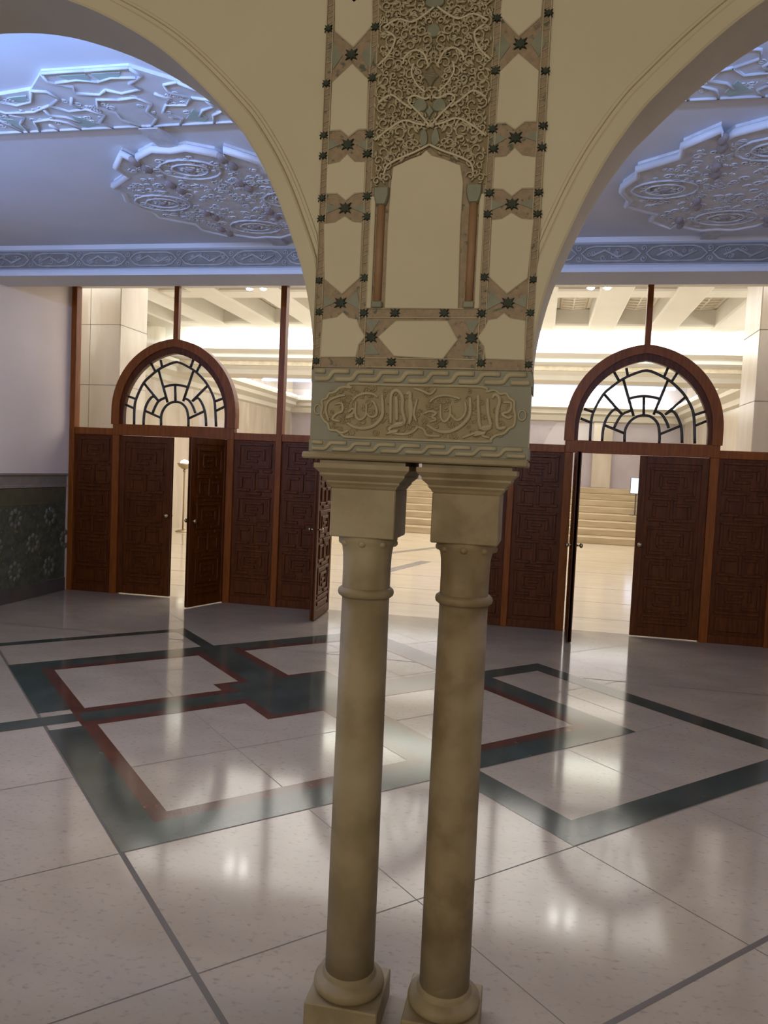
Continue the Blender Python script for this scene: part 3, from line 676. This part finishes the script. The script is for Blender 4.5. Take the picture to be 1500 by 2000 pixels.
M_CARVE2 = mat('strapwork_plaster', (.62, .62, .63), (.54, .55, .57), 9, .7)
starpanel(-2.514, 'raised strapwork panel with green patches on the ceiling through the left arch')
starpanel(1.27, 'raised strapwork ceiling panel just visible at the top of the right arch')
# carved frieze on the beam
t = thing('carved_frieze', (-1.65, 7.04, 3.55), 'long grey carved stucco frieze running along the beam above the screen', 'frieze')
q('frieze_ground', M_FRIEZE, (XL, XR, 7.028, 7.038, 3.560, 3.720), t)
m = MB(); x = XL+.05
while x < XR-.3:
    L = .54; c = x+L/2; zc = 3.640
    m.tube([(c+L*.46*px, 7.024, zc+.062*pz) for px, pz in ((-1, 0), (-.8, .75), (-.55, 1), (.55, 1), (.8, .75), (1, 0), (.8, -.75), (.55, -1), (-.55, -1), (-.8, -.75))], .010, 5, closed=True, up=(0, 1, 0))
    m.tube([(c-L*.3, 7.022, zc-.02), (c-L*.1, 7.022, zc+.03), (c+L*.1, 7.022, zc-.03), (c+L*.3, 7.022, zc+.02)], .012, 5, up=(0, 1, 0))
    for j in range(9): scroll(m, c+rnd.uniform(-.19, .19), zc+rnd.uniform(-.035, .035), rnd.uniform(.015, .032), 7.024, .007, rnd.choice((-1, 1)))
    for s in (-1, 1): scroll(m, x, zc+s*.045, .03, 7.024, .008, s)
    x += L
m.build('frieze_carving', M_FRIEZE_L, t)

# =================================================================== LEFT WALL DADO
t = thing('mosaic_dado', (XL, 5.5, 0), 'dark green mosaic dado with tan ledge along the white left wall', 'dado')
YE = YS-.09
q('skirting', M_BASE, (XL, XL+.035, YB+.01, YE, 0, .165), t, .004)
q('upper_band', M_DADO_T, (XL, XL+.026, YB+.01, YE, 1.09, 1.285), t, .003)
m = MB(); m.prism([(XL, 1.285), (XL+.035, 1.29), (XL+.035, 1.315), (XL+.028, 1.32), (XL+.028, 1.42), (XL+.05, 1.435), (XL+.05, 1.455), (XL, 1.455)], YB+.01, YE, 'xz')
m.build('ledge', M_TAN, t)
def flower(m, y, z, r):
    for k in range(8):
        a = 2*pi*k/8; m.sphere((XL+.022, y+r*cos(a), z+r*sin(a)), r*.42, 8, 1, (.35, 1, 1))
m = MB(); m.box(XL+.001, XL+.022, YB+.01, YE, .165, 1.09)
for y in [YE-.30-.62*k for k in range(9)]:
    for z in (.34, .64, .94): flower(m, y+(.31 if z == .64 else 0), z, .085)
m.build('tile_field', [M_DADO, mat('pale_green_tile', (.085, .10, .085), (.13, .12, .08), 20, .35)], t)

# =================================================================== WOODEN SCREEN
DX = (-4.37, -1.67, 1.03)
RZ0, RZ1 = 1.955, 2.035
sc = thing('wooden_screen', (-1.67, YS, 0), 'long dark red timber screen with glazed top spanning the vestibule', 'screen')
def fret(m, x0, x1, z0, z1, y, s=1, d=.018):
    """interlocked raised battens"""
    W = x1-x0; b = .032
    def H(a, c, z): m.box(x0+a*W, x0+c*W, y-d*s, y, z-b/2, z+b/2, 0, .004)
    def V(a, za, zb): m.box(x0+a*W-b/2, x0+a*W+b/2, y-d*s, y, za, zb, 0, .004)
    z = z1-.03; i = 0
    while z-z0 > .42:
        if i % 2 == 0:
            H(.05, .95, z-.02); V(.10, z-.30, z-.02); V(.90, z-.30, z-.02); H(.25, .75, z-.085); V(.27, z-.21, z-.085); V(.73, z-.21, z-.085)
            H(.38, .62, z-.15); H(.27, .58, z-.215); H(.10, .42, z-.285); H(.58, .90, z-.285)
        else:
            H(.05, .60, z-.02); H(.72, .95, z-.02); V(.5, z-.24, z-.02); H(.15, .42, z-.085); V(.17, z-.22, z-.085); H(.58, .85, z-.085); V(.83, z-.22, z-.085)
            H(.05, .40, z-.245); H(.55, .95, z-.245); H(.30, .70, z-.285)
        z -= .315; i += 1
    H(.05, .95, z-.02); m.box(x0+.08*W, x1-.08*W, y-d*s, y, z0+.03, z-.07, 0, .006)
y0, y1 = YS-.045, YS+.045
# posts
posts = [-5.71, -3.02, -.32, 2.405]
for x in posts:
    q('post', M_WOOD_L, (x-.035, x+.035, y0-.01, y1+.01, 0, 3.757), sc, .004)
for cx in DX:
    for s in (-1, 1): q('door_post', M_WOOD_L, (cx+s*.745-.045, cx+s*.745+.045, y0, y1, 0, RZ0), sc, .004)
    q('lintel', M_WOOD_L, (cx-.79, cx+.79, y0, y1, RZ0, RZ1+.055), sc, .004)
    q('mullion', M_WOOD_L, (cx-.03, cx+.03, y0+.01, y1-.01, 3.10, 3.757), sc, .004)
prev = [(-5.675, -5.16), (-3.58, -3.055), (-2.985, -2.46), (-.88, -.355), (-.285, .24), (1.82, 2.37)]
for a, b in prev:
    p = q('fixed_panel', M_WOOD, (a, b, YS-.015, YS+.015, .0, RZ0), sc)
    m = MB(); fret(m, a+.02, b-.02, .10, RZ0, YS-.015); fret(m, a+.02, b-.02, .10, RZ0, YS+.033, 1); m.build('fretwork', M_WOOD, p)
    q('rail', M_WOOD_L, (a, b, y0+.005, y1-.005, RZ0-.005, RZ1), sc, .004)
    q('kick_rail', M_WOOD, (a, b, y0+.01, y1-.01, 0, .09), sc, .004)
# arched fanlights
def archpts(a, zc, e, zb, n=18):
    R = a+e; top = sqrt(R*R-e*e); L = [(-a, zb)]
    for k in range(n+1):
        an = pi-(pi-math.acos(-e/R)+0)*0
        th = pi-k/n*(pi-math.acos(-e/R)); L.append((e+R*cos(th), zc+R*sin(th)))
    Rr = [(-x, z) for x, z in L[::-1]]
    return L+Rr[1:]
for cx in DX:
    O = archpts(.805, 2.250, .07, RZ1+.05); I = archpts(.66, 2.20, .10, RZ1+.05)
    I2 = archpts(.70, 2.245, .09, RZ1+.05)
    def ringm(A, B, ya, yb, mt, nm, par):
        m = MB(); n = len(A)
        vs = []
        for (x, z), (u, v) in zip(A, B): vs += [(cx+x, ya, z), (cx+u, ya, v), (cx+x, yb, z), (cx+u, yb, v)]
        fs = []
        for i in range(n-1):
            a, b = 4*i, 4*i+4; fs += [(a, a+1, b+1, b), (a+2, b+2, b+3, a+3), (a, b, b+2, a+2), (a+1, a+3, b+3, b+1)]
        fs += [(0, 1, 3, 2), (4*n-4, 4*n-3, 4*n-1, 4*n-2)]
        m.add(vs, fs); return m.build(nm, mt, par)
    af = ringm(O, I2, YS-.06, YS+.06, M_WOOD_L, 'arch_frame', sc)
    ringm(archpts(.702, 2.247, .09, RZ1+.05), I, YS-.035, YS+.035, M_WOOD, 'inner_moulding', af)
    m = MB()
    for L in TR:
        sx = .985
        P = cat_([(x*sx+.006, z) for x, z in L], 3)
        P = [p for p in P]
        m.tube([(cx+x, YS, z) for x, z in P], .0155, 6, up=(0, 1, 0), flat=1.1)
    m.build('tracery', M_LEAD, af)
    m = MB(); m.prism([(cx+x, z) for x, z in I], YS+.004, YS+.008, 'xz'); m.build('pane', M_GLASS, af)
# clear panes above the rail
segs = [(-5.675, -4.37), (-4.37, -3.055), (-2.985, -1.67), (-1.67, -.355), (-.285, 1.03), (1.03, 2.37)]
for i, (a, b) in enumerate(segs):
    cx = DX[i//2]; O = archpts(.80, 2.250, .07, RZ1)
    n = len(O)//2
    if i % 2 == 0: H_ = [(cx+x, z) for x, z in O[:n+1]]; poly = [(a, RZ1), ]+H_+[(cx-.03, 3.2), (cx-.03, 3.756), (a, 3.756)]
    else: H_ = [(cx+x, z) for x, z in O[n:]]; poly = [(cx+.03, 3.2)]+H_+[(b, RZ1), (b, 3.756), (cx+.03, 3.756)]
    m = MB(); m.add([(x, YS, z) for x, z in poly], [tuple(range(len(poly)))]); m.build('pane', M_GLASS, sc)

# ---- door leaves (hinged at the door posts), built closed then swung
def leaf(n, cx, side, ang, label, inset=0, short=0):
    """side -1: left leaf hinged at left; ang>0 swings towards the viewer"""
    hx = cx+side*(.70-inset); w_ = .70-inset-short
    t = bpy.data.objects.new('door_%d' % n, None); COL.objects.link(t); t.location = (hx, YS, 0); t['_org'] = (hx, YS, 0); t.empty_display_size = .1
    struct(t); tag(t, label, 'door')
    a, b = (hx, hx+w_) if side < 0 else (hx-w_, hx)
    q('leaf_panel', M_WOOD, (a+.002, b-.002, YS-.012, YS+.012, .012, RZ0-.004), t)
    m = MB()
    for (p, r) in ((a+.002, a+.075), (b-.075, b-.002)): m.box(p, r, YS-.024, YS+.024, .012, RZ0-.004, 0, .004)
    for (p, r) in ((.012, .11), (RZ0-.085, RZ0-.004)): m.box(a+.07, b-.07, YS-.023, YS+.023, p, r, 0, .004)
    m.build('leaf_frame', M_WOOD, t)
    m = MB(); fret(m, a+.08, b-.08, .12, RZ0-.09, YS-.012, 1, .016); fret(m, a+.08, b-.08, .12, RZ0-.09, YS+.028, 1, .016); m.build('fretwork', M_WOOD, t)
    kx = b-.045 if side < 0 else a+.045
    for s in (-1, 1):
        m = MB(); m.tube([(kx, YS+s*.022, 1.0), (kx, YS+s*.06, 1.0)], .010, 8, up=(0, 0, 1)); m.sphere((kx, YS+s*.07, 1.0), .026, 12, 0, (1, .7, 1)); m.build('door_knob', M_BRASS, t)
    t.rotation_euler = (0, 0, radians(ang)*(-1 if side > 0 else 1)*(-1))
    t.rotation_euler = (0, 0, radians(-ang if side < 0 else ang))
    return t
leaf(1, DX[0], -1, 0, 'closed left leaf of the left timber doorway with round brass knob')
leaf(2, DX[0], 1, 70, 'right leaf of the left doorway swung open towards the viewer', 0, .09)
leaf(3, DX[1], -1, 88, 'left leaf of the middle doorway standing wide open edge-on')
leaf(4, DX[1], 1, 100, 'right leaf of the middle doorway hidden behind the right column')
leaf(5, DX[2], -1, 90, 'left leaf of the right doorway swung open nearly edge-on', .04)
leaf(6, DX[2], 1, 0, 'closed right leaf of the right doorway with pale knob')
# =================================================================== HALL BEYOND
HX0, HX1, HY1 = -8.7, 4.4, 26.0
hf = struct(q('floor_hall', M_HTILE, (HX0-.3, HX1+.3, 8.7, HY1+.2, -.12, 0)))
m = MB()
for y in (9.5, 10.75, 12.1, 14.08, 16.0, 18.0, 20.0): m.add([(HX0, y-.012, .0004), (HX1, y-.012, .0004), (HX1, y+.012, .0004), (HX0, y+.012, .0004)], [(0, 1, 2, 3)])
m.build('tile_joints', M_HINLAY, hf)
m = MB()
for (x0, yy0, x1, yy1, w_) in ((-2.7, 11.6, -2.1, 14.1, .22), (-3.2, 14.6, -2.0, 17.3, .22)):
    m.add([(x0, yy0, .001), (x0+w_, yy0, .001), (x1+w_, yy1, .001), (x1, yy1, .001)], [(0, 1, 2, 3)])
m.build('grey_inlay', M_HINLAY, hf)
def hw(n, box, mt): return struct(q(n, mt, box))
hw('wall_hall_left', (HX0-.25, HX0, 8.7, HY1, -.01, 5.2), M_MARB); hw('wall_hall_right', (HX1, HX1+.25, 8.7, HY1, -.01, 5.2), M_MARB)
hw('wall_hall_back', (HX0-.3, HX1+.3, HY1, HY1+.25, -.01, 5.2), M_LILAC)
hw('wall_header', (HX0-.3, HX1+.3, 8.66, 8.74, 3.76, 5.1), M_HPLAS)
hw('wall_flank_left', (HX0-.3, XL-.02, 8.64, 8.76, -.01, 5.1), M_HPLAS); hw('wall_flank_right', (XR+.02, HX1+.3, 8.64, 8.76, -.01, 5.1), M_HPLAS)
ch = hw('ceiling_hall', (HX0-.3, HX1+.3, 8.7, HY1+.2, 4.95, 5.15), M_HPLAS)
# coffers: beams along Y, cross beams, carved fields
for i in range(11):
    x = -8.2+1.15*i
    q('coffer_beam', M_HPLAS, (x-.26, x+.26, 8.76, 16.0, 4.6, 4.95), ch, .03)
for y in (10.6, 12.9, 15.75):
    m = MB(); m.box(HX0, HX1, y-.25, y+.25, 4.62, 4.95, 0, .03); m.build('cross_beam', M_HPLAS, ch)
for i in range(10):
    x = -8.2+1.15*(i+.5)
    for a, b in ((8.8, 10.3), (10.9, 12.6), (13.2, 15.45)):
        m = MB(); m.box(x-.25, x+.25, a+.08, b-.08, 4.90, 4.95, 0, .02); f = m.build('carved_coffer', M_HCARV, ch)
        g = MB(); k = a+.25
        while k < b-.2:
            g.tube([(x-.2, k, 4.898), (x, k+.07, 4.893), (x+.2, k, 4.898)], .022, 4, up=(0, 0, 1)); k += .22
        g.tube([(x, a+.15, 4.895), (x, b-.15, 4.895)], .02, 4, up=(0, 0, 1)); g.build('relief', M_HPLAS, f)
# big beam at 16.5 with lit cove and stepped mouldings
m = MB(); m.prism([(16.62, 4.95), (16.62, 4.34), (16.40, 4.32), (16.38, 4.22), (16.48, 4.16), (16.48, 4.05), (16.56, 4.0), (16.58, 3.86), (16.68, 3.80), (16.68, 3.70), (17.6, 3.70), (17.6, 4.95)], HX0, HX1, 'yz')
hb = struct(m.build('trim_hall_beam', M_HPLAS))
q('moulding_band', M_HCARV, (HX0, HX1, 16.545, 16.60, 3.88, 3.98), hb)
o = q('cove_light', G_COVE, (HX0, HX1, 16.44, 16.60, 4.345, 4.40)); tag(o, 'glowing white cove light strip above the near moulded beam of the hall', 'cove light')
m = MB(); m.prism([(25.9, 4.0), (25.55, 3.98), (25.5, 3.90), (25.65, 3.82), (25.65, 3.72), (25.8, 3.66), (25.85, 3.5), (26.0, 3.46), (26.0, 4.0)], HX0, HX1, 'yz')
struct(m.build('trim_back_cornice', M_HPLAS))
o = q('cove_light', G_COVE, (HX0+.3, HX1-.3, 25.62, 25.86, 4.0, 4.06)); tag(o, 'glowing white cove light strip along the far wall of the hall', 'cove light')
for s, X, nm in ((1, HX0, 'left'), (-1, HX1, 'right')):
    m = MB(); m.prism([(X, 4.0), (X+s*.40, 3.98), (X+s*.42, 3.90), (X+s*.30, 3.82), (X+s*.30, 3.72), (X+s*.12, 3.62), (X+s*.10, 3.5), (X, 3.46)], 8.9, 25.5, 'xz'); struct(m.build('trim_%s_cornice' % nm, M_HPLAS))
    o = q('cove_light', G_COVE, (X+s*.12, X+s*.34, 17.7, 25.4, 4.0, 4.06)); tag(o, 'glowing cove light strip along the %s wall of the hall' % nm, 'cove light')
    for yy in (12.6, 21.5):
        area('cove_lamp', (X+s*.5, yy, 4.25), (0, -s*60, 0), .3, 6, 60, (1, .97, .9))
area('cove_lamp', (-2, 16.2, 4.5), (75, 0, 0), 12, .2, 150, (.95, 1, .97))
area('cove_lamp', (-2, 25.2, 4.3), (100, 0, 0), 12, .3, 130, (.95, 1, .97))
# marble pillars either side
for x0, x1, lab in ((-7.4, -5.93, 'broad beige marble pillar behind the glass at the left end of the screen'), (2.47, 3.9, 'broad beige marble pillar behind the glass at the right end of the screen')):
    t = thing('marble_pillar', ((x0+x1)/2, 10.4, 0), lab, 'pillar')
    q('pillar_shaft', M_MARB, (x0, x1, 10.0, 10.75, 0, 4.60), t, .012)
    m = MB()
    for z in (.9, 1.8, 2.7, 3.55): m.box(x0-.003, x1+.003, 9.997, 10.753, z-.004, z+.004)
    for x in (x0+.5, x0+1.0): m.box(x-.003, x+.003, 9.997, 10.0, 0, 4.6)
    m.build('slab_joints', M_TAN, t)
# broad stair at the far end
t = thing('marble_staircase', (-1.4, 21.5, 0), 'broad honey marble steps rising at the far end of the hall', 'staircase')
for k in range(8):
    q('step', M_STEP, (-6.2, 4.38, 20.2+.62*k, 25.98, .17*k, .17*(k+1)), t, .012)
for x in (-5.0, 1.6):
    pass
# marble pilasters on the back wall
for x in (-7.2, -4.4, 1.9):
    o = q('marble_pilaster', M_MARB, (x-.3, x+.3, 25.78, 26.0, 1.36 if x > -6.2 else 0, 3.46), None, .01); tag(o, {-7.2: 'beige pilaster at the left of the far wall', -4.4: 'beige pilaster on the far wall seen between the two columns', 1.9: 'beige pilaster on the far wall seen through the right doorway'}[x], 'pilaster')
o = q('display_screen', G_SCREEN, (2.45, 2.75, 22.0, 22.05, 1.36, 1.75))
bpy.data.objects.remove(o)
t = thing('display_screen', (2.62, 22.35, .68), 'pale blue lit display on a stand at the right edge of the right doorway view', 'display')
q('screen_face', G_SCREEN, (2.47, 2.77, 22.33, 22.34, 1.30, 1.72), t); q('screen_case', M_BASE, (2.455, 2.785, 22.34, 22.38, 1.285, 1.735), t, .005)
q('screen_stand', M_BASE, (2.60, 2.64, 22.35, 22.38, .682, 1.29), t); q('stand_foot', M_BASE, (2.48, 2.76, 22.25, 22.5, .68, .70), t)
# uplighter lamp beyond the left doorway
lx, ly = -8.12, 16.6
t = thing('floor_lamp', (lx, ly, 0), 'tall brass floor lamp with glowing bowl seen through the left doorway gap', 'lamp')
m = MB(); m.lathe([(.01, 0), (.17, 0), (.17, .02), (.06, .05), (.02, .07)], lx, ly, 24); m.build('lamp_base', M_BRASS, t)
m = MB(); m.lathe([(.018, .06), (.018, 1.38), (.04, 1.42), (.018, 1.45)], lx, ly, 16); m.build('lamp_pole', M_BRASS, t)
m = MB(); m.lathe([(.01, 1.45), (.07, 1.47), (.14, 1.53), (.17, 1.60), (.165, 1.60), (.13, 1.54), (.06, 1.49)], lx, ly, 24); m.build('lamp_bowl', M_BRASS, t)
m = MB(); m.sphere((lx, ly, 1.60), .10, 14, 0, (1, 1, .8)); m.build('lamp_bulb', G_LAMP, t)
# twin ceiling spotlights just behind the glass
for x, lab in ((-3.92, 'twin white spotlights hanging high behind the glass right of the left arched door'), (.58, 'twin white spotlights hanging high behind the glass left of the right arched door')):
    t = thing('spotlight', (x, 10.6, 4.62), lab, 'spotlight')
    m = MB(); m.tube([(x, 10.0, 4.60), (x, 10.0, 4.12)], .012, 8, up=(1, 0, 0)); m.box(x-.13, x+.13, 9.98, 10.02, 4.09, 4.13, 0, .004); m.tube([(x, 10.0, 4.6), (x, 10.55, 4.61)], .012, 8, up=(0, 0, 1)); m.build('mount', M_BRASS, t)
    for s in (-1, 1):
        m = MB(); m.lathe([(.01, 4.10), (.03, 4.10), (.055, 4.045), (.05, 4.045)], x+s*.10, 10.0, 16); hd = m.build('lamp_head', M_HPLAS, t)
        m = MB(); m.sphere((x+s*.10, 10.0, 4.045), .045, 12, 0, (1, 1, .5)); m.build('bulb', G_SPOT, hd)
for o in bpy.data.objects:
    if '_org' in o: del o['_org']
